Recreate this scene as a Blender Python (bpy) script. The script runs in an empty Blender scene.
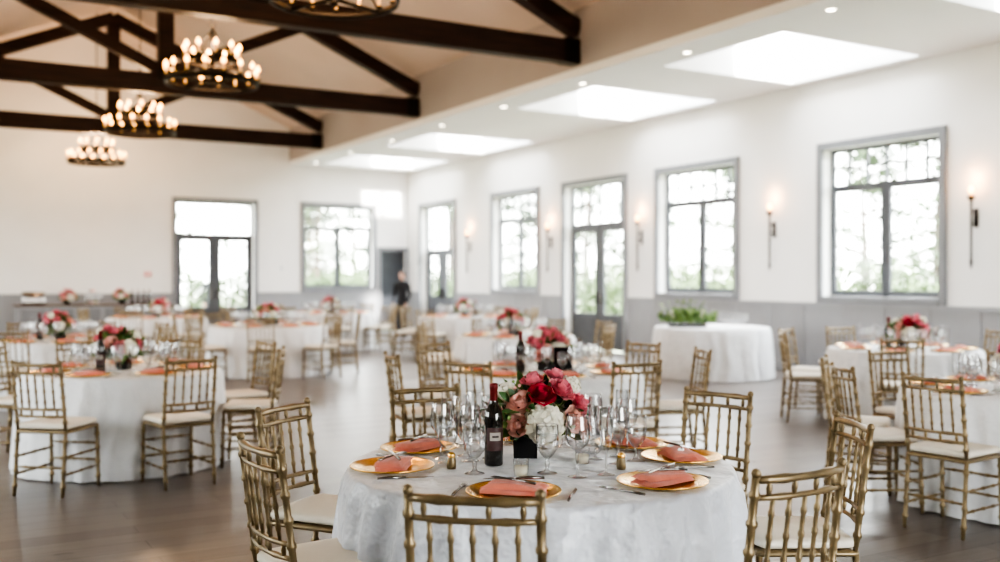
import bpy, math, random
from mathutils import Vector, Matrix
random.seed(7)
D2R = math.pi/180
YAW = 30.1
coll = bpy.context.scene.collection

# ------------------------------------------------------------------ materials
def mat(name, col, rough=0.5, metal=0.0, var=0.0, vscale=8.0, bump=0.0, bscale=40.0, stretch=(1,1,1), emis=None, estr=0, sheen=0, coat=0, spec=0.5, bdist=.01):
    m = bpy.data.materials.new(name); m.use_nodes = True
    nt = m.node_tree; b = nt.nodes['Principled BSDF']
    b.inputs['Base Color'].default_value = (*col, 1)
    b.inputs['Roughness'].default_value = rough
    b.inputs['Metallic'].default_value = metal
    b.inputs['Specular IOR Level'].default_value = spec
    if sheen: b.inputs['Sheen Weight'].default_value = sheen
    if coat: b.inputs['Coat Weight'].default_value = coat
    if emis:
        b.inputs['Emission Color'].default_value = (*emis, 1)
        b.inputs['Emission Strength'].default_value = estr
    if var or bump:
        tc = nt.nodes.new('ShaderNodeTexCoord'); mp = nt.nodes.new('ShaderNodeMapping')
        mp.inputs['Scale'].default_value = stretch
        nt.links.new(tc.outputs['Object'], mp.inputs['Vector'])
    if var:
        n = nt.nodes.new('ShaderNodeTexNoise'); n.inputs['Scale'].default_value = vscale; n.inputs['Detail'].default_value = 4
        nt.links.new(mp.outputs[0], n.inputs['Vector'])
        r = nt.nodes.new('ShaderNodeValToRGB')
        r.color_ramp.elements[0].position = .3; r.color_ramp.elements[1].position = .7
        r.color_ramp.elements[0].color = (*[max(0, c*(1-var)) for c in col], 1)
        r.color_ramp.elements[1].color = (*[min(1, c*(1+var)) for c in col], 1)
        nt.links.new(n.outputs['Fac'], r.inputs[0]); nt.links.new(r.outputs[0], b.inputs['Base Color'])
    if bump:
        n2 = nt.nodes.new('ShaderNodeTexNoise'); n2.inputs['Scale'].default_value = bscale; n2.inputs['Detail'].default_value = 3
        nt.links.new(mp.outputs[0], n2.inputs['Vector'])
        bp = nt.nodes.new('ShaderNodeBump'); bp.inputs['Strength'].default_value = bump; bp.inputs['Distance'].default_value = bdist
        nt.links.new(n2.outputs['Fac'], bp.inputs['Height']); nt.links.new(bp.outputs[0], b.inputs['Normal'])
    return m

def glassmat(name, tint=(1,1,1), edge=(1,1,1), refl=1.0, base=.06):
    m = bpy.data.materials.new(name); m.use_nodes = True
    nt = m.node_tree; nt.nodes.clear()
    o = nt.nodes.new('ShaderNodeOutputMaterial'); mx = nt.nodes.new('ShaderNodeMixShader')
    t = nt.nodes.new('ShaderNodeBsdfTransparent')
    g = nt.nodes.new('ShaderNodeBsdfGlossy'); g.inputs['Roughness'].default_value = .06
    lw = nt.nodes.new('ShaderNodeLayerWeight'); lw.inputs['Blend'].default_value = .5
    pw = nt.nodes.new('ShaderNodeMath'); pw.operation = 'POWER'; pw.inputs[1].default_value = 1.7
    ml = nt.nodes.new('ShaderNodeMath'); ml.operation = 'MULTIPLY_ADD'; ml.inputs[1].default_value = .7*refl; ml.inputs[2].default_value = base
    cm = nt.nodes.new('ShaderNodeMix'); cm.data_type='RGBA'; cm.inputs[6].default_value=(*tint,1); cm.inputs[7].default_value=(*edge,1)
    nt.links.new(lw.outputs['Facing'], pw.inputs[0]); nt.links.new(pw.outputs[0], ml.inputs[0]); nt.links.new(ml.outputs[0], mx.inputs[0])
    nt.links.new(pw.outputs[0], cm.inputs[0]); nt.links.new(cm.outputs[2], t.inputs[0])
    nt.links.new(t.outputs[0], mx.inputs[1]); nt.links.new(g.outputs[0], mx.inputs[2]); nt.links.new(mx.outputs[0], o.inputs[0])
    return m

M = {}
M['wall'] = mat('wall_paint_white', (.82,.805,.785), .75, var=.02, vscale=1.5, bump=.05, bscale=120)
M['ceil'] = mat('ceiling_paint', (.81,.795,.775), .8, var=.02, vscale=1.2)
M['vault'] = mat('vault_lamplit_tan', (.60,.47,.385), .8, var=.04, vscale=1)  # tan holds the warm chandelier light in the base colour
M['bulk'] = mat('bulkhead_shaded', (.39,.335,.31), .8, var=.03, vscale=1)  # beige-grey has the shade on this face mixed into the colour
M['wains'] = mat('wainscot_grey', (.30,.305,.32), .5, var=.04, vscale=3)
M['trim'] = mat('trim_grey', (.20,.205,.22), .5, var=.05, vscale=4)
M['frame'] = mat('window_frame_dark_grey', (.075,.08,.09), .4, var=.1)
M['beam'] = mat('beam_dark_wood', (.026,.010,.0055), .6, var=.5, vscale=5, bump=.4, bscale=25, stretch=(.3,3,3), spec=.3)
M['gold'] = mat('chair_champagne_gold', (.225,.165,.090), .36, .5, var=.25, vscale=12)
M['cushion'] = mat('cushion_ivory', (.80,.74,.64), .8, var=.03, bump=.1, bscale=200)
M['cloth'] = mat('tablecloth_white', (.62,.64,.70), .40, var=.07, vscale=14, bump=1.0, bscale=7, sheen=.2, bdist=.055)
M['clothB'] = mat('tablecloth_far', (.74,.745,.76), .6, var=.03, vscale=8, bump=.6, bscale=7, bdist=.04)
M['charger'] = mat('charger_gold', (.88,.54,.15), .22, .92, var=.12, vscale=60, bump=.12, bscale=150)
M['napkin'] = mat('napkin_salmon', (.72,.20,.13), .8, var=.08, vscale=30, bump=.25, bscale=300, sheen=.3)
M['steel'] = mat('cutlery_steel', (.26,.24,.23), .22, 1.0, var=.05)
M['glass'] = glassmat('clear_glass', (.95,.955,.96), (.34,.35,.37), 1.0, .14)
M['pane'] = glassmat('window_glass', (.97,.985,.98), (.9,.92,.92), .12, .02)
M['water'] = glassmat('water', (.86,.89,.91), (.7,.73,.75), .7, .10)
M['bottle'] = mat('bottle_dark_glass', (.012,.010,.008), .06, var=.1, coat=1)
M['capsule'] = mat('bottle_capsule', (.14,.010,.012), .3, .3, var=.1)
M['label'] = mat('bottle_label', (.40,.37,.33), .6, var=.15, vscale=60)
M['labeld'] = mat('bottle_label_dark', (.06,.025,.025), .5, var=.2, vscale=60)
M['ink'] = mat('label_ink', (.05,.04,.04), .6, var=.1)
M['black'] = mat('vase_black', (.008,.008,.009), .2, var=.2)
M['iron'] = mat('wrought_iron', (.016,.011,.008), .5, .7, var=.3)
M['sleeve'] = mat('candle_sleeve', (.60,.40,.18), .6, var=.05, emis=(1,.45,.12), estr=.5)  # sleeve given a weak glow in place of light from its bulb
M['bulb'] = mat('bulb_warm', (1,.7,.35), .4, var=.01, emis=(1,.46,.11), estr=8)
M['down'] = mat('downlight_lens', (1,.95,.85), .4, var=.01, emis=(1,.88,.68), estr=12)
M['leaf'] = mat('leaf_green', (.05,.12,.03), .5, var=.45, vscale=14)
M['leafl'] = mat('leaf_light_green', (.16,.25,.065), .5, var=.35, vscale=14)
M['rose_red'] = mat('petal_red', (.50,.015,.045), .5, var=.25, vscale=30)
M['rose_pink'] = mat('petal_pink', (.76,.21,.27), .5, var=.35, vscale=30)
M['rose_blush'] = mat('petal_blush', (.82,.47,.40), .5, var=.18, vscale=30)
M['hyd'] = mat('petal_white', (.84,.81,.69), .5, var=.08, vscale=30)
M['hydc'] = mat('petal_white_core', (.6,.6,.43), .7, var=.1, vscale=30)
M['berry'] = mat('berry_burgundy', (.12,.01,.02), .35, var=.2)
M['bark'] = mat('bark', (.09,.07,.055), .9, var=.3, bump=.5)
M['tree'] = mat('tree_foliage', (.065,.10,.045), .7, var=.5, vscale=2)
M['hedge'] = mat('hedge_foliage', (.10,.14,.06), .7, var=.5, vscale=3)
M['ground'] = mat('outdoor_ground', (.32,.34,.24), .9, var=.2, vscale=.6)
M['door'] = mat('door_dark', (.04,.045,.055), .4, var=.1)
M['suit'] = mat('clothes_black', (.012,.012,.015), .8, var=.2)
M['skin'] = mat('skin', (.50,.30,.22), .5, var=.05)
M['hair'] = mat('hair_brown', (.04,.025,.018), .6, var=.3)
M['red'] = mat('alarm_red', (.7,.03,.02), .4, var=.05)
M['plastic'] = mat('white_plastic', (.8,.8,.78), .4, var=.02)
M['wax'] = mat('votive_wax', (.75,.68,.52), .5, var=.03)
M['counter'] = mat('counter_wood', (.12,.075,.05), .5, var=.3, stretch=(.5,4,4))

def floor_mat():
    m = bpy.data.materials.new('floor_oak_planks'); m.use_nodes = True
    nt = m.node_tree; b = nt.nodes['Principled BSDF']; L = nt.links
    tc = nt.nodes.new('ShaderNodeTexCoord')
    br = nt.nodes.new('ShaderNodeTexBrick')
    br.inputs['Scale'].default_value = 1; br.inputs['Brick Width'].default_value = 1.7; br.inputs['Row Height'].default_value = .19
    br.inputs['Mortar Size'].default_value = .003; br.inputs['Mortar Smooth'].default_value = .2
    br.inputs['Color1'].default_value = (.130,.111,.101,1); br.inputs['Color2'].default_value = (.190,.166,.153,1)
    br.inputs['Mortar'].default_value = (.06,.05,.045,1); br.offset = .37
    L.new(tc.outputs['Object'], br.inputs['Vector'])
    mp = nt.nodes.new('ShaderNodeMapping'); mp.inputs['Scale'].default_value = (1.2,14,1)
    L.new(tc.outputs['Object'], mp.inputs[0])
    n = nt.nodes.new('ShaderNodeTexNoise'); n.inputs['Scale'].default_value = 2.2; n.inputs['Detail'].default_value = 6; n.inputs['Roughness'].default_value = .6
    L.new(mp.outputs[0], n.inputs['Vector'])
    r = nt.nodes.new('ShaderNodeValToRGB'); r.color_ramp.elements[0].position=.3; r.color_ramp.elements[1].position=.72
    r.color_ramp.elements[0].color=(.76,.75,.74,1); r.color_ramp.elements[1].color=(1.2,1.19,1.18,1)
    L.new(n.outputs['Fac'], r.inputs[0])
    mx = nt.nodes.new('ShaderNodeMix'); mx.data_type='RGBA'; mx.blend_type='MULTIPLY'; mx.inputs[0].default_value=1
    L.new(br.outputs['Color'], mx.inputs[6]); L.new(r.outputs[0], mx.inputs[7]); L.new(mx.outputs[2], b.inputs['Base Color'])
    rr = nt.nodes.new('ShaderNodeMapRange'); rr.inputs[3].default_value=.24; rr.inputs[4].default_value=.36
    L.new(n.outputs['Fac'], rr.inputs[0]); L.new(rr.outputs[0], b.inputs['Roughness'])
    bp = nt.nodes.new('ShaderNodeBump'); bp.inputs['Strength'].default_value=.2; bp.inputs['Distance'].default_value=.003
    L.new(br.outputs['Fac'], bp.inputs['Height']); bp.invert=True
    L.new(bp.outputs[0], b.inputs['Normal'])
    return m
M['floor'] = floor_mat()

# ------------------------------------------------------------------ mesh builder
class MB:
    def __init__(s):
        s.v=[]; s.f=[]; s.mi=[]; s.sm=[]; s.mats=[]; s.T=Matrix.Identity(4)
    def m(s, k):
        if k not in s.mats: s.mats.append(k)
        return s.mats.index(k)
    def add(s, vs, fs, k, smooth=False):
        o=len(s.v); i=s.m(k)
        for v in vs: s.v.append(tuple(s.T@Vector(v)))
        for f in fs:
            s.f.append([a+o for a in f]); s.mi.append(i); s.sm.append(smooth)
    def box(s, x0,x1,y0,y1,z0,z1,k):
        s.add([(x0,y0,z0),(x1,y0,z0),(x1,y1,z0),(x0,y1,z0),(x0,y0,z1),(x1,y0,z1),(x1,y1,z1),(x0,y1,z1)],
              [(0,3,2,1),(4,5,6,7),(0,1,5,4),(1,2,6,5),(2,3,7,6),(3,0,4,7)],k)
    def beam(s, p0,p1,w,h,k,up=(0,0,1)):
        p0=Vector(p0);p1=Vector(p1);d=(p1-p0).normalized();u=Vector(up)
        sd=d.cross(u).normalized();u=sd.cross(d).normalized()
        vs=[]
        for p in (p0,p1):
            for a,b in ((-1,-1),(1,-1),(1,1),(-1,1)): vs.append(p+sd*a*w/2+u*b*h/2)
        s.add(vs,[(0,3,2,1),(4,5,6,7),(0,1,5,4),(1,2,6,5),(2,3,7,6),(3,0,4,7)],k)
    def tube(s, p0,p1,prof,k,n=8,cap=True):
        p0=Vector(p0);p1=Vector(p1);d=p1-p0;L=d.length;d=d/L
        a=Vector((0,0,1)) if abs(d.z)<.9 else Vector((1,0,0))
        x=d.cross(a).normalized();y=d.cross(x)
        if not isinstance(prof,(list,tuple)): prof=[(0,prof),(1,prof)]
        vs=[];fs=[]
        for t,r in prof:
            c=p0+d*L*t
            for i in range(n):
                an=2*math.pi*i/n
                vs.append(c+x*math.cos(an)*r+y*math.sin(an)*r)
        for j in range(len(prof)-1):
            for i in range(n):
                fs.append((j*n+i,j*n+(i+1)%n,(j+1)*n+(i+1)%n,(j+1)*n+i))
        if cap:
            fs.append(tuple(range(n-1,-1,-1))); fs.append(tuple(range((len(prof)-1)*n,len(prof)*n)))
        s.add(vs,fs,k,True)
    def path(s, pts, r, k, n=8):
        pts=[Vector(p) for p in pts]; vs=[];fs=[]
        rs = r if isinstance(r,(list,tuple)) else [r]*len(pts)
        for j,p in enumerate(pts):
            d=(pts[min(j+1,len(pts)-1)]-pts[max(j-1,0)]).normalized()
            a=Vector((0,1,0)) if abs(d.y)<.8 else Vector((0,0,1))
            x=d.cross(a).normalized();y=d.cross(x)
            for i in range(n):
                an=2*math.pi*i/n; vs.append(p+x*math.cos(an)*rs[j]+y*math.sin(an)*rs[j])
        for j in range(len(pts)-1):
            for i in range(n): fs.append((j*n+i,j*n+(i+1)%n,(j+1)*n+(i+1)%n,(j+1)*n+i))
        fs.append(tuple(range(n-1,-1,-1))); fs.append(tuple(range((len(pts)-1)*n,len(pts)*n)))
        s.add(vs,fs,k,True)
    def lathe(s, prof, k, n=24, c=(0,0,0)):
        vs=[];fs=[]
        for r,z in prof:
            for i in range(n):
                a=2*math.pi*i/n; vs.append((c[0]+max(r,1e-4)*math.cos(a),c[1]+max(r,1e-4)*math.sin(a),c[2]+z))
        for j in range(len(prof)-1):
            for i in range(n): fs.append((j*n+i,j*n+(i+1)%n,(j+1)*n+(i+1)%n,(j+1)*n+i))
        s.add(vs,fs,k,True)
    def ball(s, c, r, k, n=8, m=6, sc=(1,1,1)):
        vs=[];fs=[]
        for j in range(m+1):
            t=math.pi*j/m
            for i in range(n):
                a=2*math.pi*i/n
                vs.append((c[0]+r*sc[0]*max(math.sin(t),1e-3)*math.cos(a),c[1]+r*sc[1]*max(math.sin(t),1e-3)*math.sin(a),c[2]-r*sc[2]*math.cos(t)))
        for j in range(m):
            for i in range(n): fs.append((j*n+i,j*n+(i+1)%n,(j+1)*n+(i+1)%n,(j+1)*n+i))
        s.add(vs,fs,k,True)
    def ring(s, c, R, r, k, n=32, m=8, zs=1):
        vs=[];fs=[]
        for i in range(n):
            a=2*math.pi*i/n
            for j in range(m):
                b=2*math.pi*j/m
                vs.append((c[0]+(R+r*math.cos(b))*math.cos(a),c[1]+(R+r*math.cos(b))*math.sin(a),c[2]+r*zs*math.sin(b)))
        for i in range(n):
            for j in range(m): fs.append((i*m+j,((i+1)%n)*m+j,((i+1)%n)*m+(j+1)%m,i*m+(j+1)%m))
        s.add(vs,fs,k,True)
    def mesh(s, name):
        me=bpy.data.meshes.new(name); me.from_pydata(s.v,[],s.f)
        for k in s.mats: me.materials.append(M[k])
        me.polygons.foreach_set('material_index',s.mi); me.polygons.foreach_set('use_smooth',s.sm)
        me.update(); return me
    def obj(s, name, loc=(0,0,0), rz=0, parent=None):
        return inst(s.mesh(name),name,loc,rz,parent)
def inst(me,name,loc=(0,0,0),rz=0,parent=None,sc=1):
    o=bpy.data.objects.new(name,me); coll.objects.link(o); o.location=loc; o.rotation_euler=(0,0,rz)
    if sc!=1: o.scale=(sc,sc,sc)
    if parent: o.parent=parent
    return o

# ------------------------------------------------------------------ room
X0,X1,Y0,Y1 = -4.8,12.0,-4.0,26.0
ZC=4.545; XB=8.47; XR=3.6; XL=2*XR-XB
ZE=5.55; ZR=ZE+(XB-XR)*.43
mb=MB(); mb.box(X0,X1,Y0,Y1,-.12,0,'floor'); mb.obj('floor')

def wall(name, axis, pos, thick, a0,a1,z0,z1, ops):
    mb=MB()
    def bx(p,q,r,t):
        if q-p<1e-4 or t-r<1e-4: return
        lo,hi=min(pos,pos+thick),max(pos,pos+thick)
        if axis=='x': mb.box(lo,hi,p,q,r,t,'wall')
        else: mb.box(p,q,lo,hi,r,t,'wall')
    cur=a0
    for o in sorted(ops):
        bx(cur,o[0],z0,z1); bx(o[0],o[1],z0,o[2]); bx(o[0],o[1],o[3],z1); cur=o[1]
    bx(cur,a1,z0,z1)
    return mb.obj(name)
TH=.28
SILL,HEAD=1.22,3.48
R_ops=[(.4,2.5,SILL,HEAD),(4.5,6.6,SILL,HEAD),(8.66,10.70,SILL,HEAD),(12.63,14.67,SILL,HEAD),(15.75,17.86,0,HEAD),(19.0,21.0,SILL,HEAD),(23.1,25.1,0,HEAD)]
L_ops=[(4.5,6.6,SILL,HEAD),(8.66,10.70,SILL,HEAD),(12.63,14.67,SILL,HEAD),(15.75,17.86,0,HEAD),(19.0,21.0,SILL,HEAD),(22.6,24.7,SILL,HEAD)]  # unseen wall; these openings are added to bring light in from the left
B_ops=[(5.49,7.50,0,HEAD),(8.90,10.90,SILL,HEAD),(11.15,11.92,0,2.28)]
F_ops=[(1.5,5.5,0,HEAD)]  # unseen glazed opening, added so light enters from behind the camera
wall('wall_right','x',X1,TH,Y0,Y1,0,ZC+.1,R_ops)
wall('wall_left','x',X0,-TH,Y0,Y1,0,ZC+.1,L_ops)
wall('wall_back','y',Y1,TH,X0-TH,X1+TH,0,8.2,B_ops)
wall('wall_front','y',Y0,-TH,X0-TH,X1+TH,0,8.2,F_ops)

wells=[(4.6,6.9),(8.8,11.1),(12.8,15.2),(18.7,21.1),(22.9,25.2)]
WX0,WX1=9.15,11.75; SHADE_LID=1.35
def aisle(name,xa,xb,wx0,wx1):
    mb=MB(); cur=Y0
    for a,b in wells:
        mb.box(xa,xb,cur,a,ZC,ZC+.12,'ceil'); mb.box(xa,wx0,a,b,ZC,ZC+.12,'ceil'); mb.box(wx1,xb,a,b,ZC,ZC+.12,'ceil'); cur=b
    mb.box(xa,xb,cur,Y1,ZC,ZC+.12,'ceil')
    for a,b in wells:
        t=.08; zt=ZC+.95; z0=ZC+.12
        mb.box(wx0-t,wx0,a-t,b+t,z0,zt,'ceil'); mb.box(wx1,wx1+t,a-t,b+t,z0,zt,'ceil')
        mb.box(wx0,wx1,a-t,a,z0,zt,'ceil'); mb.box(wx0,wx1,b,b+t,z0,zt,'ceil')
        mb.box(wx0,wx0+SHADE_LID,a,b,zt-.06,zt,'ceil')  # added lid, out of sight, blocks part of the sky to darken the well
        mb.box((wx0+SHADE_LID+wx1)/2-.03,(wx0+SHADE_LID+wx1)/2+.03,a,b,zt-.06,zt,'trim')
    mb.obj(name)
aisle('ceiling_aisle_right',XB,X1+TH,WX0,WX1)
mbc=MB(); mbc.box(X0-TH,XL,Y0,Y1,ZC,ZC+.12,'ceil'); mbc.obj('ceiling_aisle_left')
mb=MB(); mb.box(XB,XB+.15,Y0,Y1,ZC+.12,ZE+.15,'bulk'); mb.obj('wall_bulkhead_right')
mb=MB(); mb.box(XL-.15,XL,Y0,Y1,ZC+.12,ZE+.15,'bulk'); mb.obj('wall_bulkhead_left')
mb=MB()
for sgn in (1,-1):
    xe=XR+sgn*(XB-XR+.2); ze=ZE-.2*.43
    vs=[(xe,Y0,ze),(XR,Y0,ZR),(XR,Y1,ZR),(xe,Y1,ze),(xe,Y0,ze+.15),(XR,Y0,ZR+.15),(XR,Y1,ZR+.15),(xe,Y1,ze+.15)]
    mb.add(vs,[(0,1,2,3),(4,7,6,5),(0,4,5,1),(1,5,6,2),(2,6,7,3),(3,7,4,0)],'vault')
mb.obj('ceiling_vault')

def wains(name,axis,pos,sgn,a0,a1,ops,ztop=1.12):
    mb=MB(); cuts=[]; cur=a0
    for o in sorted(ops):
        if o[2]<.5: cuts.append((cur,o[0]-.11)); cur=o[1]+.11
    cuts.append((cur,a1))
    def bx(p,q,d,z0,z1,k):
        lo,hi=sorted((pos,pos-sgn*d))
        if axis=='x': mb.box(lo,hi,p,q,z0,z1,k)
        else: mb.box(p,q,lo,hi,z0,z1,k)
    for p,q in cuts:
        if q-p<.05: continue
        bx(p,q,.02,0,ztop,'wains'); bx(p,q,.035,0,.16,'wains'); bx(p,q,.05,ztop-.06,ztop,'wains')
        n=max(1,round((q-p)/.75)); w=(q-p)/n
        for i in range(n+1):
            c=min(max(p+i*w,p+.04),q-.04); bx(c-.04,c+.04,.033,.16,ztop-.06,'wains')
    mb.obj(name)
wains('trim_wainscot_right','x',X1,1,Y0,Y1,R_ops)
wains('trim_wainscot_left','x',X0,-1,Y0,Y1,L_ops)
wains('trim_wainscot_back','y',Y1,1,X0,X1,B_ops)
wains('trim_wainscot_front','y',Y0,-1,X0,X1,F_ops)

wn=[0]; dn=[0]
def opening(axis,pos,sgn,o,kind):
    a0,a1,z0,z1=o; w=a1-a0; mb=MB()
    def bx(u0,u1,d0,d1,za,zb,k):
        p,q=a0+u0,a0+u1; lo,hi=sorted((pos+sgn*d0,pos+sgn*d1))
        if axis=='x': mb.box(lo,hi,p,q,za,zb,k)
        else: mb.box(p,q,lo,hi,za,zb,k)
    cw=.10
    bx(-cw,0,-.055,0,z0 if kind!='win' else z0-cw,z1+cw,'trim'); bx(w,w+cw,-.055,0,z0 if kind!='win' else z0-cw,z1+cw,'trim')
    bx(0,w,-.055,0,z1,z1+cw,'trim')
    if kind=='win': bx(0,w,-.07,0,z0-cw,z0,'trim')
    if kind=='dark':
        bx(0,w,.1,.16,0,z1,'door'); bx(.08,w-.08,.08,.1,.15,1.0,'door'); bx(.08,w-.08,.08,.1,1.1,z1-.12,'door')
        bx(w-.12,w-.08,.04,.1,.98,1.1,'steel')
    else:
        d0,d1=.16,.21; f=.055; zt=z0+(z1-z0)*.74 if kind=='win' else 2.62
        if kind=='darkglass': zt=2.25
        K='frame'
        bx(0,f,d0,d1,z0,z1,K); bx(w-f,w,d0,d1,z0,z1,K); bx(f,w-f,d0,d1,z1-f,z1,K); 
        bx(f,w-f,d0,d1,zt-.035,zt+.035,K)
        if kind=='win': bx(f,w-f,d0,d1,z0,z0+f,K)
        bx(w/2-.04,w/2+.04,d0,d1,z0,zt-.035,K)
        for i in range(1,6):
            c=w*i/6; bx(c-.015,c+.015,d0-.01,d1-.01,zt+.035,z1-f,K)
        zm=(zt+z1)/2; bx(f,w-f,d0-.008,d1-.012,zm-.014,zm+.014,K)
        for s0,s1 in ((f,w/2-.04),(w/2+.04,w-f)):
            if kind=='win':
                bx(s0,s0+.04,d0-.01,d1-.01,z0+f,zt-.035,K); bx(s1-.04,s1,d0-.01,d1-.01,z0+f,zt-.035,K)
                bx(s0+.04,s1-.04,d0-.01,d1-.01,z0+f,z0+f+.04,K); bx(s0+.04,s1-.04,d0-.01,d1-.01,zt-.075,zt-.035,K)
            else:
                lo=.75 if kind=='door' else 1.0
                st=.11 if kind=='door' else .2
                bx(s0,s0+st,d0-.01,d1-.01,0.01,zt-.035,K); bx(s1-st,s1,d0-.01,d1-.01,0.01,zt-.035,K)
                bx(s0+st,s1-st,d0-.01,d1-.01,0.01,lo,K); bx(s0+st,s1-st,d0-.01,d1-.01,zt-.15,zt-.035,K)
                bx(s0+st+.05,s1-st-.05,d0-.025,d0-.01,.12,lo-.1,K)
        if kind!='win':
            bx(w/2-.10,w/2-.07,d0-.06,d0-.01,.95,1.2,'steel'); bx(w/2+.07,w/2+.10,d0-.06,d0-.01,.95,1.2,'steel')
        bx(f,w-f,d0+.028,d0+.034,(z0+f) if kind=='win' else .8,z1-f,'pane')
    if kind=='win':
        wn[0]+=1; nm='window_%d'%wn[0]
    else:
        dn[0]+=1; nm='door_%d'%dn[0]
    mb.obj(nm)
    if kind=='dark': return
    l=bpy.data.lights.new('portal_'+nm,'AREA'); l.shape='RECTANGLE'; l.size=w; l.size_y=z1-z0
    l.cycles.is_portal=True
    ob=bpy.data.objects.new('portal_'+nm,l); coll.objects.link(ob)
    c=(a0+a1)/2; zc=(z0+z1)/2; off=pos+sgn*.3
    if axis=='x':
        ob.location=(off,c,zc); ob.rotation_euler=(Vector((-sgn,0,0))).to_track_quat('-Z','Z').to_euler()
    else:
        ob.location=(c,off,zc); ob.rotation_euler=(Vector((0,-sgn,0))).to_track_quat('-Z','Z').to_euler()
for i,o in enumerate(R_ops): opening('x',X1,1,o,'win' if o[2]>0 else ('darkglass' if i==6 else 'door'))
for o in L_ops: opening('x',X0,-1,o,'win' if o[2]>0 else 'door')
for i,o in enumerate(B_ops): opening('y',Y1,1,o,'win' if o[2]>0 else ('dark' if i==2 else 'door'))
for o in F_ops: opening('y',Y0,-1,o,'win' if o[2]>0 else 'door')
for a,b in wells:
    l=bpy.data.lights.new('portal_skylight','AREA'); l.shape='RECTANGLE'; l.size=WX1-WX0-SHADE_LID; l.size_y=b-a; l.cycles.is_portal=True
    ob=bpy.data.objects.new('portal_skylight',l); coll.objects.link(ob); ob.location=((WX0+SHADE_LID+WX1)/2,(a+b)/2,ZC+1.0)

# trusses
def truss():
    mb=MB(); w=.2
    mb.beam((XL,0,4.89),(XB,0,4.89),w,.34,'beam')
    zr0=5.24; pk=zr0+(XB-XR)*.43
    for s in (1,-1):
        xe=XR+s*(XB-XR)
        mb.beam((xe,0,zr0),(XR,0,pk),w,.26,'beam')
        xm=XR+s*(XB-XR)*.52; zm=zr0+(XB-XR)*.48*.43
        mb.beam((XR+s*.08,0,5.12),(xm,0,zm),w*.8,.2,'beam')
        mb.box(xe-.28 if s>0 else xe+.02,xe-.02 if s>0 else xe+.28,-w/2-.008,w/2+.008,4.71,5.08,'iron')
    mb.box(XR-.13,XR+.13,-w/2-.01,w/2+.01,5.05,pk+.05,'beam')
    mb.box(XR-.16,XR+.16,-w/2-.015,w/2+.015,4.95,5.15,'iron')
    return mb.mesh('roof_truss')
tm=truss()
for y in (1.1,6.7,12.3,17.9,23.5): inst(tm,'roof_truss',(0,y,0))

# chandeliers
def chand():
    mb=MB()
    def candles(R,z,n,ph):
        for i in range(n):
            a=2*math.pi*i/n+ph; x,y=R*math.cos(a),R*math.sin(a)
            mb.lathe([(0,0),(.03,.005),(.035,.03),(.02,.03)],'iron',8,(x,y,z))
            mb.tube((x,y,z+.02),(x,y,z+.13),.015,'sleeve',8)
            mb.tube((x,y,z+.13),(x,y,z+.22),[(0,.012),(.2,.027),(.5,.028),(.8,.012),(1,.003)],'bulb',8)
    for R,z in ((.60,.06),(.36,.34)):
        mb.ring((0,0,z),R,.018,'iron',40,6,2.2)
    candles(.60,.09,16,0); candles(.36,.37,10,.2)
    for i in range(4):
        a=math.pi/2*i+.4; c,s=math.cos(a),math.sin(a)
        mb.beam((0,0,.06),(.6*c,.6*s,.06),.02,.03,'iron')
        mb.tube((.6*c,.6*s,.07),(.36*c,.36*s,.35),.009,'iron',6)
        mb.tube((.36*c,.36*s,.35),(0,0,.78),.009,'iron',6)
    mb.tube((0,0,.02),(0,0,.8),.016,'iron',8); mb.ball((0,0,.02),.04,'iron'); mb.ring((0,0,.83),.04,.01,'iron',12,6)
    z=.86
    while z<3.4:
        mb.tube((0,0,z),(0,0,z+.07),[(0,.006),(.5,.014),(1,.006)],'iron',6); z+=.07
    return mb.mesh('ring_chandelier')
cm=chand()
CZ=4.06
for y in (8.8,13.4,18.6,23.9):
    o=inst(cm,'ring_chandelier',(3.3,y,CZ))
    l=bpy.data.lights.new('chandelier_glow','POINT'); l.energy=130; l.color=(1,.66,.38); l.shadow_soft_size=.25
    lo=bpy.data.objects.new('chandelier_glow',l); coll.objects.link(lo); lo.location=(0,0,.62); lo.parent=o

def sconce():
    mb=MB()
    mb.tube((-.11,0,0),(-.11,0,.92),[(0,.006),(.06,.016),(.1,.024),(.14,.016),(.9,.016),(1,.020)],'iron',8)
    mb.lathe([(.012,.0),(.045,.03),(.055,.06),(.05,.06),(.01,.03)],'iron',12,(-.11,0,.90))
    mb.box(-.015,0,-.03,.03,.55,.80,'iron')
    for z in (.60,.75): mb.tube((0,0,z),(-.11,0,z),.01,'iron',6)
    mb.tube((-.11,0,.92),(-.11,0,1.00),.022,'sleeve',8)
    mb.tube((-.11,0,1.00),(-.11,0,1.10),[(0,.014),(.3,.036),(.6,.030),(1,.003)],'bulb',8)
    return mb.mesh('torch_sconce')
sm=sconce()
for y in (3.5,8.13,11.73,15.20,18.42,22.2):
    o=inst(sm,'torch_sconce',(X1,y,1.62))
    l=bpy.data.lights.new('sconce_glow','POINT'); l.energy=5; l.color=(1,.48,.18); l.shadow_soft_size=.06
    lo=bpy.data.objects.new('sconce_glow',l); coll.objects.link(lo); lo.location=(-.13,0,1.20); lo.parent=o

def downl():
    mb=MB(); mb.ring((0,0,-.004),.06,.010,'plastic',20,6,.5); mb.lathe([(0,-.003),(.055,-.004)],'down',16); return mb.mesh('recessed_downlight')
dm=downl()
for i in range(10): inst(dm,'recessed_downlight',(8.86,2.9+i*2.45,ZC))

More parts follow.
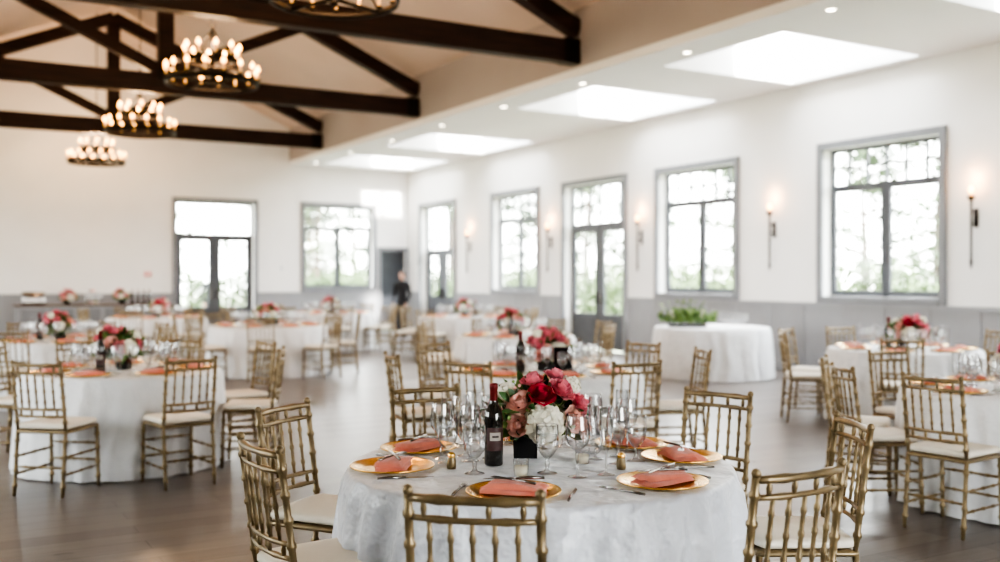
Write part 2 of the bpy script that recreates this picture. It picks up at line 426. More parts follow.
mb=MB(); mb.box(0,.14,-.05,0,0,.1,'red'); mb.box(.03,.11,-.06,-.05,.02,.08,'plastic'); mb.obj('fire_alarm',(4.72,Y1,1.55))
mb=MB(); mb.box(0,.09,-.02,0,0,.12,'plastic'); mb.box(.02,.07,-.025,-.02,.05,.09,'trim'); mb.obj('thermostat',(8.2,Y1,1.7))

# ------------------------------------------------------------------ chair
def chair():
    mb=MB(); G='gold'
    def turned(p0,p1,r=.0125,k=5,kn=1.38):
        L=(Vector(p1)-Vector(p0)).length; e=.009/L
        prof=[(0,r*.8)]
        for i in range(k):
            c=(i+.7)/(k+.4)
            prof+=[(c-e*1.5,r),(c-e*.6,r*kn),(c+e*.6,r*kn),(c+e*1.5,r)]
        prof+=[(1,r)]
        mb.tube(p0,p1,prof,G,8)
    hw=.182
    for s in (-1,1):
        turned((s*hw*1.02,.20,0),(s*hw,.185,.45),.0135,4)
        turned((s*hw,-.225,0),(s*hw,-.185,.45),.0135,4)
        turned((s*hw,-.185,.45),(s*hw,-.245,.92),.013,5)
        mb.ball((s*hw,-.246,.925),.016,G)
        for z in (.15,.27): turned((s*hw,.19,z),(s*hw,-.2,z),.0085,3)
    for z in (.19,.31): turned((-hw,.193,z),(hw,.193,z),.0085,3)
    turned((-hw,-.207,.2),(hw,-.207,.2),.0085,3)
    def rslab(hx,hy,z0,z1,k,e=.03,dome=0):
        n=6; ring=[]
        for cx,cy,a0 in ((hx-e,hy-e,0),(-hx+e,hy-e,90),(-hx+e,-hy+e,180),(hx-e,-hy+e,270)):
            for i in range(n+1):
                a=(a0+90*i/n)*D2R; ring.append((cx,cy,math.cos(a),math.sin(a)))
        N=len(ring); lv=[(e*.4,z0),(e,z0+(z1-z0)*.25),(e,z0+(z1-z0)*.7),(e*.7,z0+(z1-z0)*.92),(0,z1)]
        vs=[];fs=[]
        for rr,z in lv:
            for cx,cy,c,s_ in ring: vs.append((cx+c*rr,cy+s_*rr,z))
        for q,zz in ((.6,z1+dome*.7),(.2,z1+dome)):
            for cx,cy,c,s_ in ring: vs.append((cx*q,cy*q,zz))
        L=len(lv)+2
        for j in range(L-1):
            for i in range(N): fs.append((j*N+i,j*N+(i+1)%N,(j+1)*N+(i+1)%N,(j+1)*N+i))
        fs.append(tuple(range(N-1,-1,-1))); fs.append(tuple(range((L-1)*N,L*N)))
        mb.add(vs,fs,k,True)
    rslab(.202,.202,.428,.455,G,.03)
    rslab(.198,.193,.457,.50,'cushion',.045,.008)
    def yb(z): return -.185-.06*(z-.45)/.47
    def rail(z,r):
        pts=[];rs=[]
        for i in range(9):
            u=-1+2*i/8; pts.append((u*hw,yb(z)-.028*(1-u*u),z)); rs.append(r*(1.3 if i in (2,6) else 1))
        mb.path(pts,rs,G,8)
    for z,r in ((.905,.0125),(.85,.0095),(.60,.0095),(.55,.0095)): rail(z,r)
    for i in range(5):
        u=(-1+2*(i+1)/6)
        o=-.028*(1-u*u)
        turned((u*hw,yb(.60)+o,.60),(u*hw,yb(.85)+o,.85),.0075,3)
    for i in range(4):
        u=(-.75+1.5*i/3); o=-.028*(1-u*u)
        mb.tube((u*hw,yb(.85)+o,.85),(u*hw,yb(.905)+o,.905),[(0,.006),(.5,.010),(1,.006)],G,6)
        mb.tube((u*hw,yb(.55)+o,.55),(u*hw,yb(.60)+o,.60),[(0,.006),(.5,.010),(1,.006)],G,6)
    return mb.mesh('chiavari_chair')
chm=chair()

# ------------------------------------------------------------------ table
def table(r,seed,k,h=.76,fold=.03,segs=180):
    rnd=random.Random(seed); mb=MB()
    ph=[(n,rnd.uniform(0,6.28),rnd.uniform(.5,1)) for n in (7,13,19,26,37)]
    def fo(a):
        g=sum(w*math.sin(n*a+p+.6*math.sin(3*a+p)) for n,p,w in ph)/2.6
        return math.copysign(abs(g)**.8,g)
    vs=[];fs=[]
    lv=[]
    for q in (.02,.25,.5,.7,.85,.95): lv.append((q*r,h,0))
    lv+=[(r*.985,h-.001,0),(r*.997,h-.006,0),(r+.004,h-.02,.06)]
    for i in range(1,15):
        t=i/14; lv.append((r+.006+.05*t**.8,h-.02-(h-.03)*t,min(1,.25+t**.55)))
    for rr,z,f in lv:
        for i in range(segs):
            a=2*math.pi*i/segs; g=fo(a+.03*math.sin(z*9+a*5))
            R=rr+f*fold*g
            vs.append((R*math.cos(a),R*math.sin(a),max(z,.006)))
    for j in range(len(lv)-1):
        for i in range(segs): fs.append((j*segs+i,j*segs+(i+1)%segs,(j+1)*segs+(i+1)%segs,(j+1)*segs+i))
    fs.append(tuple(range(segs-1,-1,-1)))
    mb.add(vs,fs,k,True)
    mb.lathe([(0,h-.045),(r*.94,h-.045),(r*.94,h-.015),(0,h-.015)],'counter',40)
    for i in range(4):
        a=math.pi/2*i+.5; mb.tube((r*.5*math.cos(a),r*.5*math.sin(a),0),(r*.5*math.cos(a),r*.5*math.sin(a),h-.045),.018,'iron',8)
    return mb.mesh('round_banquet_table')

# ------------------------------------------------------------------ tableware (thin single-wall glass)
def p_wine(mb,T=None):
    mb.lathe([(.036,.001),(.030,.003),(.01,.006),(.004,.012),(.0035,.08),(.006,.088),(.022,.098),(.037,.118),(.043,.14),(.041,.17),(.035,.21)],'glass',20)
    mb.ring((0,0,.21),.035,.0011,'glass',20,5)
def p_flute(mb):
    mb.lathe([(.032,.001),(.027,.003),(.008,.006),(.0035,.012),(.0035,.075),(.008,.085),(.020,.11),(.026,.16),(.024,.235)],'glass',18)
    mb.ring((0,0,.235),.024,.001,'glass',18,5)
def p_goblet(mb):
    mb.lathe([(.036,.001),(.031,.004),(.012,.008),(.006,.02),(.009,.035),(.006,.05),(.02,.062),(.036,.085),(.041,.12),(.039,.17)],'glass',20)
    mb.ring((0,0,.17),.039,.0011,'glass',20,5)
    mb.lathe([(0,.135),(.0385,.135)],'water',18)
def mk(fn,name):
    mb=MB(); fn(mb); return mb.mesh(name)
wineM=mk(p_wine,'wine_glass'); fluteM=mk(p_flute,'champagne_flute'); gobM=mk(p_goblet,'water_goblet')
def p_pitcher(mb):
    mb.lathe([(0,.004),(.045,.004),(.055,.02),(.062,.07),(.052,.13),(.042,.165),(.048,.20)],'glass',24)
    mb.ring((0,0,.20),.048,.0016,'glass',24,5); mb.lathe([(0,.12),(.053,.12)],'water',20)
    mb.path([(.046,0,.19),(.08,0,.195),(.10,0,.16),(.095,0,.10),(.058,0,.06)],.005,'glass',8)
pitM=mk(p_pitcher,'water_pitcher')
def p_charger(mb,n=48):
    mb.lathe([(0,.003),(.09,.003),(.112,.004),(.12,.010),(.158,.015),(.163,.017),(.165,.015),(.163,.011),(.12,.004),(.11,.0),(0,.0)],'charger',n)
def p_napkin(mb,z=.018,seed=1):
    rnd=random.Random(seed)
    def layer(cx,cy,sx,sy,z0,h,rot):
        nx,ny=14,10; vs=[];fs=[]
        c,s=math.cos(rot),math.sin(rot); p1,p2=rnd.uniform(0,6),rnd.uniform(0,6)
        for top in (1,0):
            for j in range(ny+1):
                for i in range(nx+1):
                    u=-1+2*i/nx; v=-1+2*j/ny
                    e=(1-abs(u)**6)*(1-abs(v)**6)
                    zz=z0+(h*(e**.5)*(.8+.2*math.sin(3*u+p1+2*v))+.002*math.sin(9*v+p2+u*2) if top else 0)
                    x=u*sx*(1-.05*math.sin(4*v+p1)); y=v*sy*(1-.08*math.sin(3*u+p2))
                    vs.append((cx+c*x-s*y,cy+s*x+c*y,zz))
        N=(nx+1)*(ny+1)
        for j in range(ny):
            for i in range(nx):
                a=j*(nx+1)+i; fs.append((a,a+1,a+nx+2,a+nx+1)); fs.append((N+a,N+a+nx+1,N+a+nx+2,N+a+1))
        mb.add(vs,fs,'napkin',True)
    layer(0,0,.112,.066,z-.010,.018,.05); layer(.005,.004,.104,.056,z+.005,.017,-.08)
def p_fork(mb,L=.19):
    mb.path([(0,-L/2,.002),(0,-L/4,.004),(0,L/8,.003),(0,L/4,.003)],[.0055,.0045,.0028,.004],'steel',6)
    mb.box(-.011,.011,L/4-.002,L/4+.018,.001,.004,'steel')
    for i in range(4):
        x=-.0095+i*.0063; mb.box(x-.0012,x+.0012,L/4+.018,L/2,.001,.004,'steel')
def p_knife(mb,L=.21):
    mb.path([(0,-L/2,.003),(0,-L/4,.004),(0,0,.003)],[.005,.006,.004],'steel',6)
    mb.add([(-.004,0,.001),(.008,0,.001),(.009,L*.35,.001),(-.002,L/2,.001),(-.004,0,.0035),(.008,0,.0035),(.009,L*.35,.003),(-.002,L/2,.003)],[(0,3,2,1),(4,5,6,7),(0,1,5,4),(1,2,6,5),(2,3,7,6),(3,0,4,7)],'steel')
chargerM=mk(p_charger,'charger_plate'); forkM=mk(p_fork,'dinner_fork'); knifeM=mk(p_knife,'dinner_knife')
def p_setnap(mb,seed,base=Matrix.Identity(4)):
    mb.T=base; p_napkin(mb,.018,seed)
    mb.T=base@Matrix.Translation((.0,.0,.044))@Matrix.Rotation(1.15,4,'Z'); p_fork(mb)
    mb.T=base@Matrix.Translation((.0,.005,.049))@Matrix.Rotation(1.9,4,'Z'); p_knife(mb)
napM=[]
for s_ in range(4):
    mb=MB(); p_setnap(mb,s_); napM.append(mb.mesh('folded_napkin'))

def p_bottle(mb,labelang=0):
    mb.lathe([(0,0),(.034,0),(.0375,.006),(.0375,.19),(.034,.212),(.022,.236),(.0155,.255),(.0148,.30),(.0165,.302),(.0165,.318),(.012,.322),(0,.322)],'bottle',28)
    mb.lathe([(.0158,.248),(.0156,.30),(.0172,.302),(.0172,.321),(.012,.3235),(0,.3235)],'capsule',20)
    n=16
    def patch(a0,a1,z0,z1,r,k):
        vs=[];fs=[]
        for i in range(n+1):
            a=a0+(a1-a0)*i/n+labelang
            for z in (z0,z1): vs.append((r*math.cos(a),r*math.sin(a),z))
        for i in range(n): fs.append((2*i,2*i+2,2*i+3,2*i+1))
        mb.add(vs,fs,k,True)
    patch(-1.0,1.0,.06,.15,.0379,'labeld'); patch(-.6,.6,.10,.132,.0382,'label'); patch(-.35,.35,.112,.120,.0385,'ink')
mb=MB(); p_bottle(mb,-1.9); botM=mb.mesh('wine_bottle')

# ------------------------------------------------------------------ flowers
def frame(n):
    n=Vector(n).normalized(); return n.to_track_quat('Z','Y').to_matrix().to_4x4()
def rose(mb,c,r,n,k,rnd):
    T=Matrix.Translation(c)@frame(n); old=mb.T; mb.T=old@T
    mb.ball((0,0,0),r*.45,k,8,6,(1,1,1.1))
    a0=rnd.uniform(0,6)
    for L in range(5):
        q=L/4; cnt=3+L; R=r*(.38+.62*q); Hh=r*(1.15-.55*q); w=1.25*math.pi/cnt*1.15
        for p in range(cnt):
            a=a0+2*math.pi*p/cnt+L*.7; vs=[];fs=[]; N=4
            for j in range(N+1):
                v=j/N
                rad=R*(.25+.75*math.sin(v*math.pi/2)**.8)+(R*.18*q*max(0,v-.7)/.3)
                z=-r*.35+Hh*v**1.1*(1-.12*q*v)
                ww=w*(.55+.45*math.sin(math.pi*min(1,v*.75+.1)))
                for i in range(N+1):
                    u=-1+2*i/N; aa=a+u*ww
                    vs.append((rad*math.cos(aa),rad*math.sin(aa),z-r*.22*u*u*(v**2)))
            for j in range(N):
                for i in range(N): b=j*(N+1)+i; fs.append((b,b+1,b+N+2,b+N+1))
            mb.add(vs,fs,k,True)
    mb.T=old
def hydra(mb,c,R,k,rnd,n=150):
    c=Vector(c)
    mb.ball(c,R*.86,'hydc',12,9)
    for i in range(n):
        z=1-2*(i+.5)/n; rr=math.sqrt(1-z*z); a=i*2.39996
        d=Vector((rr*math.cos(a),rr*math.sin(a),z)); p=c+d*R*rnd.uniform(.88,1.06)
        d=d+Vector((rnd.uniform(-.3,.3),rnd.uniform(-.3,.3),rnd.uniform(-.3,.3)))
        old=mb.T; mb.T=old@Matrix.Translation(p)@frame(d)@Matrix.Rotation(rnd.uniform(0,1.6),4,'Z'); s=R*.24
        for q in range(4):
            b=q*math.pi/2; cc,ss=math.cos(b),math.sin(b)
            pts=[(0,0,0),(s*.5,-s*.55,s*.12),(s*1.05,-s*.25,s*.2),(s*1.05,s*.25,s*.2),(s*.5,s*.55,s*.12)]
            mb.add([(x*cc-y*ss,x*ss+y*cc,z_) for x,y,z_ in pts],[(0,1,2,3,4)],k,True)
        mb.T=old
def leaf(mb,p,d,L,w,k,rnd):
    old=mb.T; mb.T=old@Matrix.Translation(p)@frame(d)@Matrix.Rotation(rnd.uniform(0,6.28),4,'Z')
    vs=[];fs=[];N=5
    for j in range(N+1):
        t=j/N; ww=w*math.sin(math.pi*min(1,t*.92+.06))**.8; z=L*t; y=L*.35*t*t
        vs+= [(-ww,y+ww*.25,z),(0,y,z),(ww,y+ww*.25,z)]
    for j in range(N):
        b=j*3; fs+=[(b,b+1,b+4,b+3),(b+1,b+2,b+5,b+4)]
    mb.add(vs,fs,k,True); mb.T=old
def arrangement(seed,variant=0):
    rnd=random.Random(seed); mb=MB()
    s=.048; mb.add([(-s,-s,0),(s,-s,0),(s,s,0),(-s,s,0),(-s*1.08,-s*1.08,.11),(s*1.08,-s*1.08,.11),(s*1.08,s*1.08,.11),(-s*1.08,s*1.08,.11)],
        [(0,3,2,1),(0,1,5,4),(1,2,6,5),(2,3,7,6),(3,0,4,7),(4,5,6,7)],'black')
    C=Vector((.04,0,.16))
    mb.ball(C,.10,'leaf',10,8)
    fl=[('h',(.075,-.120,.155),.080),('h',(-.07,.07,.18),.066),('h',(.15,.06,.18),.064),
        ('rose_red',(.065,-.125,.270),.050),('rose_blush',(-.10,-.06,.19),.048),('rose_pink',(.145,-.085,.285),.053),('rose_pink',(.215,-.05,.225),.053),
        ('rose_pink',(.125,.01,.33),.046),('rose_blush',(-.02,-.11,.235),.053),('rose_pink',(.03,-.03,.315),.048),('rose_blush',(.19,-.11,.17),.050),
        ('hb',(-.075,-.04,.265),.046),('rose_pink',(.04,.07,.31),.045),('rose_blush',(.05,.13,.23),.05),('rose_pink',(-.03,.13,.19),.05),('rose_pink',(.19,.05,.25),.044),
        ('rose_blush',(-.035,-.13,.15),.043),('hb',(.185,-.02,.295),.040),('rose_pink',(-.125,.0,.21),.042),('rose_blush',(.235,-.07,.13),.040)]
    for k,p,r in fl:
        if variant: p=(p[0]*-1+.08,p[1],p[2])
        p=Vector(p); n=(p-C); n.z+=.03
        if k in('h','hb'): hydra(mb,p,r,'hyd',rnd,150 if k=='h' else 70)
        else:
            if variant and k=='rose_red': k='rose_pink'
            rose(mb,p,r,n,k,rnd)
    for i in range(300):
        a=rnd.uniform(0,6.28); el=rnd.uniform(-.5,1.4); d=Vector((math.cos(a)*math.cos(el),math.sin(a)*math.cos(el),math.sin(el)))
        p=C+Vector((d.x*1.35,d.y*1.0,d.z*.95))*rnd.uniform(.08,.135); leaf(mb,p,d,rnd.uniform(.04,.08),rnd.uniform(.011,.019),rnd.choice(['leaf','leafl','leaf']),rnd)
    for i in range(40):
        a=rnd.uniform(0,6.28); el=rnd.uniform(-.1,1.3); d=Vector((math.cos(a)*math.cos(el),math.sin(a)*math.cos(el),math.sin(el)))
        p=C+d*rnd.uniform(.15,.19); mb.ball(p,.007,rnd.choice(['berry','rose_blush','leafl']),6,4); mb.tube(C+d*.08,p,.0012,'leaf',4)
    return mb.mesh('floral_centerpiece')
flA=arrangement(3); flB=arrangement(9,1)

def settings(r,angs,seed):
    rnd=random.Random(seed); mb=MB()
    for i,a in enumerate(angs):
        base=Matrix.Rotation(a*D2R,4,'Z')
        mb.T=base@Matrix.Translation((r-.205,0,0)); p_charger(mb,24)
        p_setnap(mb,rnd.randint(0,99),base@Matrix.Translation((r-.205,0,0))@Matrix.Rotation(math.pi/2,4,'Z'))
        for fn,dr,dy in ((p_wine,.42,-.08),(p_goblet,.45,.05),(p_flute,.36,.17),(p_wine,.40,.12)):
            mb.T=base@Matrix.Translation((r-dr,dy,0)); fn(mb)
        mb.T=base@Matrix.Translation((r-.18,.20,0))@Matrix.Rotation(math.pi/2,4,'Z'); p_knife(mb)
        mb.T=base@Matrix.Translation((r-.18,-.2,0))@Matrix.Rotation(math.pi/2,4,'Z'); p_fork(mb)
    mb.T=Matrix.Identity(4)
    return mb.mesh('table_place_settings')

# ------------------------------------------------------------------ layout
RX,RY=math.cos(-YAW*D2R),math.sin(-YAW*D2R)
def add_chairs(T,angs,rc=1.02,jit=0):
    rnd=random.Random(int(T[0]*100))
    for a in angs:
        r=rc; tw=rnd.uniform(-jit,jit)
        if isinstance(a,tuple):
            r=a[1]; 
            if len(a)>2: tw=a[2]*D2R
            a=a[0]
        w=(a-YAW)*D2R
        inst(chm,'chiavari_chair',(T[0]+r*math.cos(w),T[1]+r*math.sin(w),0),w+math.pi/2+tw)
H=.76
T1=(2.12,3.34)
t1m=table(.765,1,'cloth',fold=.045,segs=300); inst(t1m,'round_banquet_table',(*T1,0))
add_chairs(T1,[(-100,1.08),(-50,.98,-10),(1,1.02),(48,1.17),(88,1.06),(114,1.12),(156,1.0),(205,.88,10)])
def onT1(dx,dy):
    return (T1[0]+dx*RX-dy*RY, T1[1]+dx*RY+dy*RX)
for i,a in enumerate([-101,-44,8,44,95,150,192]):
    w=(a-YAW)*D2R; r=.59
    x,y=T1[0]+r*math.cos(w),T1[1]+r*math.sin(w)
    inst(chargerM,'charger_plate',(x,y,H+.001),0)
    inst(napM[i%4],'folded_napkin',(x,y,H+.003),w+math.pi/2+random.uniform(-.25,.25))
    for s,mm,nm in ((.205,knifeM,'dinner_knife'),(-.205,forkM,'dinner_fork')):
        ww=w+s/r*.98; inst(mm,nm,(T1[0]+(r+.005)*math.cos(ww),T1[1]+(r+.005)*math.sin(ww),H+.001),w+math.pi/2)
for mm,nm,pts in ((wineM,'wine_glass',[(-.40,.09),(-.33,.36),(.13,-.29),(.38,.235),(-.20,.34),(.25,.40),(-.28,.03),(.31,-.03),(-.27,.50)]),
                  (gobM,'water_goblet',[(-.255,-.23),(-.30,.14),(.39,.03),(.33,.13),(.12,.36),(.02,-.22),(-.37,-.01),(.29,.31),(-.24,.25)]),
                  (fluteM,'champagne_flute',[(-.38,.20),(.37,.33),(-.13,.42),(.03,.32),(-.20,.09),(.23,.07),(.24,-.25)])):
    for p in pts:
        x,y=onT1(*p); inst(mm,nm,(x,y,H+.001),sc=1.08)
x,y=onT1(.215,.20); inst(pitM,'water_pitcher',(x,y,H+.001),-.6)
x,y=onT1(-.184,-.05); inst(botM,'wine_bottle',(x,y,H+.001))
x,y=onT1(-.055,.13); inst(flA,'floral_centerpiece',(x,y,H+.001),-YAW*D2R)
def shaker():
    mb=MB(); mb.lathe([(0,0),(.017,0),(.019,.01),(.017,.035),(.014,.045)],'gold',16); mb.lathe([(.015,.045),(.016,.055),(.012,.062),(0,.065)],'charger',16); return mb.mesh('salt_shaker')
shm=shaker()
for p in ((-.347,-.13),(.31,-.14)):
    x,y=onT1(*p); inst(shm,'salt_shaker',(x,y,H+.001))
def votive():
    mb=MB(); mb.lathe([(.026,0),(.031,.06)],'glass',18); mb.lathe([(0,.002),(.024,.002),(.026,.035),(0,.035)],'wax',16); mb.tube((0,0,.035),(0,0,.045),.001,'ink',4); return mb.mesh('votive_candle')
vm=votive()
for p in ((-.08,-.26),(.17,-.02)):
    x,y=onT1(*p); inst(vm,'votive_candle',(x,y,H+.001))

far=[
 ((1.37,8.45),.76,[266,312,0,42,88,128,165],2,0),
 ((6.34,3.95),.76,[221,155,188,110,65,20],3,1),
 ((8.90,6.86),.76,[180,143,246,100,60,20,325],4,0),
 ((4.28,6.65),.76,[243,298,202,2,45,90,140],5,1),
 ((8.95,16.77),.90,[150,195,240,285,330,15,60,100],6,0),
 ((4.62,15.23),.90,[10,55,100,145,190,235,280,325],7,1),
 ((1.37,12.85),.76,[0,45,90,135,180,225,270,315],8,0),
 ((7.40,19.98),.90,[20,65,110,155,200,245,290,335],9,1),
 ((6.55,10.9),.76,[20,65,110,155,200,335],12,0),
 ((3.75,19.4),.90,[0,45,90,135,180,225,270,315],14,0),
]
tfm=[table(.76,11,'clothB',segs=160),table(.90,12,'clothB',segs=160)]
sA=settings(.76,[0,51,103,154,206,257,309],1); sB=settings(.90,[0,45,90,135,180,225,270,315],2)
def sign():
    mb=MB(); mb.T=Matrix.Rotation(.15,4,'X'); mb.box(-.07,.07,-.004,.004,0.002,.20,'black'); mb.box(-.075,.075,.004,.008,.0,.205,'ink'); mb.T=Matrix.Identity(4); mb.box(-.05,.05,-.01,.06,0,.008,'ink'); return mb.mesh('table_number_sign')
sg=sign()
for T,r,angs,seed,v in far:
    big=r>.8
    inst(tfm[big],'round_banquet_table',(*T,0),seed)
    inst(sB if big else sA,'table_place_settings',(*T,H+.001),seed*.7)
    inst(flB if v else flA,'floral_centerpiece',(T[0],T[1],H+.001),seed*1.3)
    w=seed*1.9; inst(botM,'wine_bottle',(T[0]+.25*math.cos(w),T[1]+.25*math.sin(w),H+.001))
    add_chairs(T,angs,r+.27,.12)
inst(sg,'table_number_sign',(4.28+.12*RX+.19*RY,6.65+.12*RY-.2*RX,H),-YAW*D2R)

T5=(10.31,11.36)
inst(table(.86,21,'clothB',segs=160),'round_banquet_table',(*T5,0))
def greens():
    rnd=random.Random(5); mb=MB()
    mb.box(-.28,.28,-.06,.06,0,.06,'black')
    for i in range(650):
        p=Vector((rnd.gauss(0,.18),rnd.gauss(0,.07),.06+abs(rnd.gauss(0,.09))))
        p.x=max(-.38,min(.38,p.x)); d=Vector((p.x*1.5+rnd.uniform(-.5,.5),rnd.uniform(-.8,.8),rnd.uniform(.1,1)))
        leaf(mb,p,d,rnd.uniform(.05,.11),rnd.uniform(.012,.022),rnd.choice(['leaf','leafl','leafl']),rnd)
    for i in range(14):
        hydra(mb,(rnd.uniform(-.3,.3),rnd.uniform(-.08,.08),rnd.uniform(.12,.24)),.028,'hyd',rnd,24)
    return mb.mesh('greenery_arrangement')
inst(greens(),'greenery_arrangement',(T5[0]-.40,T5[1]+.10,H+.001),-YAW*D2R)
for i in range(9):
    dx=.2+.13*(i%3); dy=-.25+.2*(i//3)
    inst(gobM if i%2 else wineM,'water_goblet' if i%2 else 'wine_glass',(T5[0]+dx*RX-dy*RY,T5[1]+dx*RY+dy*RX,H+.001))

# buffet counter far left
mb=MB(); mb.box(-1.5,1.5,-.3,.3,0.0,.86,'wains'); mb.box(-1.55,1.55,-.34,.34,.86,.90,'counter')
for i in range(5): mb.box(-1.42+i*.58,-.92+i*.58,-.32,-.3,.1,.8,'trim')
mb.obj('buffet_counter',(3.2,24.6,0))
mb=MB()
for cx in (-1.15,):
    mb.box(cx-.25,cx+.25,-.18,.18,.05,.14,'steel')
    mb.T=Matrix.Translation((cx,0,.14))@Matrix.Rotation(math.pi/2,4,'Y'); mb.tube((0,0,-.24),(0,0,.24),[(0,.12),(.05,.15),(.95,.15),(1,.12)],'steel',16); mb.T=Matrix.Identity(4)
    for sx in (-.22,.22):
        for sy in (-.14,.14): mb.tube((cx+sx,sy,0),(cx+sx,sy,.06),.01,'steel',6)
mb.obj('chafing_dish',(3.2,24.6,.901))
inst(flB,'floral_centerpiece',(2.75,24.6,.901),.5); inst(flA,'floral_centerpiece',(3.95,24.6,.901),2)
mb=MB()
for i in range(3):
    z=.001+.13*i; mb.lathe([(0,z),(.16-.04*i,z),(.17-.04*i,z+.01),(0,z+.012)],'plastic',20)
    if i<2: mb.tube((0,0,z+.01),(0,0,z+.13),.01,'plastic',8)
    for j in range(8-2*i):
        a=j*2*math.pi/(8-2*i); mb.ball(((.11-.035*i)*math.cos(a),(.11-.035*i)*math.sin(a),z+.04),.028,('rose_blush','leafl','berry')[j%3])
ts=mb.mesh('tiered_serving_stand')
inst(ts,'tiered_serving_stand',(3.30,24.65,.901))
for dx in (1.0,1.12,1.25,1.38): inst(botM,'wine_bottle',(3.2+dx,24.66+.06*math.sin(dx*20),.901))
for i in range(8): inst(wineM,'wine_glass',(3.15+.1*(i%4),24.36+.09*(i//4),.901))

# ------------------------------------------------------------------ people
def person(name,loc,rz,h=1.7):
    root=bpy.data.objects.new(name,None); coll.objects.link(root); root.location=loc; root.rotation_euler=(0,0,rz)
    s=h/1.75; root.scale=(s,s,s)
    J=[((0,0,.95),.135,-1),((0,0,1.10),.125,0),((0,0,1.28),.15,1),((0,-.01,1.42),.12,2),((0,-.01,1.50),.055,3),((0,0,1.56),.05,4)]
    for sx in (-1,1):
        b=len(J)
        J+= [((sx*.13,-.01,1.42),.075,3),((sx*.19,-.01,1.40),.06,b),((sx*.24,0,1.12),.044,b+1),((sx*.20,.12,.92),.034,b+2)]
        b=len(J)
        J+= [((sx*.09,0,.88),.095,0),((sx*.10,.01,.50),.062,b),((sx*.11,-.02,.10),.042,b+1),((sx*.11,.0,.05),.045,b+2),((sx*.12,.14,.035),.032,b+3)]
    me=bpy.data.meshes.new('body'); me.from_pydata([j[0] for j in J],[(i,j[2]) for i,j in enumerate(J) if j[2]>=0],[])
    me.materials.append(M['suit'])
    o=inst(me,'body',parent=root)
    md=o.modifiers.new('Skin','SKIN')
    for i,j in enumerate(J):
        sv=me.skin_vertices[0].data[i]; rx=j[1]; sv.radius=(rx,rx*(.72 if i in (0,1,2,3) else 1)); sv.use_root=(i==0)
    md.use_smooth_shade=True
    sb=o.modifiers.new('Sub','SUBSURF'); sb.levels=2; sb.render_levels=2
    mb=MB(); mb.ball((0,.01,1.655),.098,'skin',16,12,(.78,.95,1.15))
    mb.ball((0,.105,1.645),.016,'skin',8,6,(.8,1,1.4))
    for sx in (-1,1):
        mb.ball((sx*.078,0,1.65),.022,'skin',8,6,(.4,.8,1.2)); mb.ball((sx*.030,.093,1.668),.010,'ink',8,6,(1.2,.5,.7))
    mb.ball((0,.094,1.602),.02,'rose_blush',8,6,(1.1,.5,.3)); mb.tube((0,0,1.50),(0,.005,1.60),.048,'skin',12)
    mb.obj('head',parent=root)
    mb=MB(); mb.ball((0,-.012,1.69),.100,'hair',16,12,(.85,.97,1.05)); mb.ball((0,-.06,1.63),.07,'hair',12,8,(1,.7,1.1)); mb.obj('hair',parent=root)
    for sx,nm in ((-1,'hand_left'),(1,'hand_right')):
        mb=MB(); px,py,pz=sx*.195,.15,.885
        mb.ball((px,py,pz),.042,'skin',10,8,(.45,.8,1.0))
        for i in range(4):
            y0=py-.024+i*.016; L=(.055,.065,.07,.06)[i]
            mb.path([(px,y0,pz-.025),(px-sx*.004,y0+.01,pz-.025-L*.55),(px-sx*.018,y0+.015,pz-.025-L)],[.009,.008,.006],'skin',6)
        mb.path([(px-sx*.008,py+.028,pz+.01),(px-sx*.02,py+.05,pz-.015),(px-sx*.028,py+.055,pz-.045)],[.011,.009,.007],'skin',6)
        mb.obj(nm,parent=root)
    return root
person('standing_person',(10.45,23.0,0),2.2,1.66)
person('standing_person',(6.9,28.2,-.1),3.0,1.72)

# ------------------------------------------------------------------ outside
mb=MB(); S=70
mb.add([(-S,-S,-.13),(S+X1,-S,-.13),(S+X1,S+Y1,-.13),(-S,S+Y1,-.13)],[(0,1,2,3)],'ground'); mb.obj('ground_outside')
def tree(seed,h=8):
    rnd=random.Random(seed); mb=MB()
    mb.path([(0,0,0),(rnd.uniform(-.1,.1),0,h*.4),(rnd.uniform(-.3,.3),.1,h*.9)],[.16,.11,.03],'bark',8)
    for i in range(42):
        z=h*(.10+.88*rnd.random()); L=(1-z/h)*2.0+.6; a=rnd.uniform(0,6.28)
        e=Vector((L*math.cos(a),L*math.sin(a),z+L*rnd.uniform(-.2,.35)))
        mb.path([(0,0,z),tuple(Vector((0,0,z)).lerp(e,.5)+Vector((0,0,.1))),tuple(e)],[.05,.03,.01],'bark',5)
        for j in range(44):
            t=rnd.uniform(.3,1.05); p=Vector((0,0,z)).lerp(e,t)+Vector((rnd.gauss(0,.16),rnd.gauss(0,.16),rnd.gauss(0,.13)))
            d=Vector((rnd.uniform(-1,1),rnd.uniform(-1,1),rnd.uniform(-.7,.5)))
            leaf(mb,p,d,rnd.uniform(.13,.27),rnd.uniform(.026,.05),'tree',rnd)
    return mb.mesh('garden_tree')
trs=[tree(i,(6,7.5,9)[i]) for i in range(3)]
def hedge():
    rnd=random.Random(77); mb=MB()
    for i in range(5): mb.tube((-1.2+i*.6,0,0),(-1.2+i*.6,.05,1.2),.03,'bark',5)
    for i in range(2400):
        p=Vector((rnd.uniform(-1.5,1.5),rnd.gauss(0,.28),0)); p.z=rnd.uniform(.02,1.65+.25*math.sin(p.x*3))
        leaf(mb,p,Vector((rnd.uniform(-1,1),rnd.uniform(-1,1),rnd.uniform(-.5,1))),rnd.uniform(.1,.2),rnd.uniform(.03,.055),'hedge',rnd)
    return mb.mesh('garden_hedge')
hg=hedge()
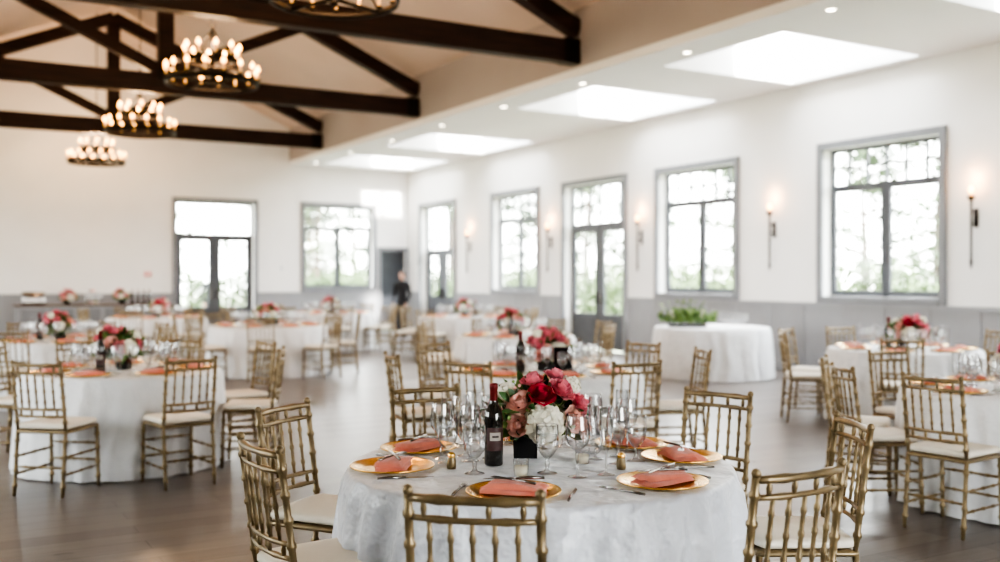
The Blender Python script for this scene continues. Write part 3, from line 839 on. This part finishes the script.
for i in range(16): inst(hg,'garden_hedge',(17.0,3+i*3.3,-.13),math.pi/2+.1*math.sin(i*5))
for i in range(5): inst(hg,'garden_hedge',(-1+i*3.3,34.0,-.13),.1*math.sin(i*5))
rnd=random.Random(4)
k=0
for y in range(2,66,3):
    inst(trs[k%3],'garden_tree',(22.5+rnd.uniform(-1.2,4),y*1.08+rnd.uniform(-1,1),-.13),rnd.uniform(0,6)); k+=1
for x in range(-4,20,4):
    inst(trs[k%3],'garden_tree',(x+rnd.uniform(-1,1),40+rnd.uniform(-1,4),-.13),rnd.uniform(0,6)); k+=1

# ------------------------------------------------------------------ light
w=bpy.data.worlds.new('sky'); bpy.context.scene.world=w; w.use_nodes=True
nt=w.node_tree; bg=nt.nodes['Background']
tc=nt.nodes.new('ShaderNodeTexCoord'); sp=nt.nodes.new('ShaderNodeSeparateXYZ'); cr=nt.nodes.new('ShaderNodeValToRGB')
cr.color_ramp.elements[0].position=0; cr.color_ramp.elements[0].color=(1,.99,.97,1)
cr.color_ramp.elements[1].position=.8; cr.color_ramp.elements[1].color=(.86,.93,1,1)
nt.links.new(tc.outputs['Generated'],sp.inputs[0]); nt.links.new(sp.outputs[2],cr.inputs[0]); nt.links.new(cr.outputs[0],bg.inputs[0])
bg.inputs[1].default_value=14.0
s=bpy.data.lights.new('sun','SUN'); s.energy=16; s.angle=.05; s.color=(1,.95,.88)
so=bpy.data.objects.new('sun',s); coll.objects.link(so); so.rotation_euler=Vector((.03,1,-.72)).to_track_quat('-Z','Y').to_euler()

# ------------------------------------------------------------------ camera
c=bpy.data.cameras.new('camera'); co=bpy.data.objects.new('camera',c); coll.objects.link(co)
co.location=(0,0,1.5); co.rotation_euler=((90-.17)*D2R,0,-YAW*D2R)
c.sensor_width=36; c.lens=35.5; c.clip_end=300
c.dof.use_dof=True; c.dof.focus_distance=3.7; c.dof.aperture_fstop=1.5
sc=bpy.context.scene; sc.camera=co
sc.view_settings.view_transform='AgX'; sc.view_settings.look='AgX - High Contrast'; sc.view_settings.exposure=0.78
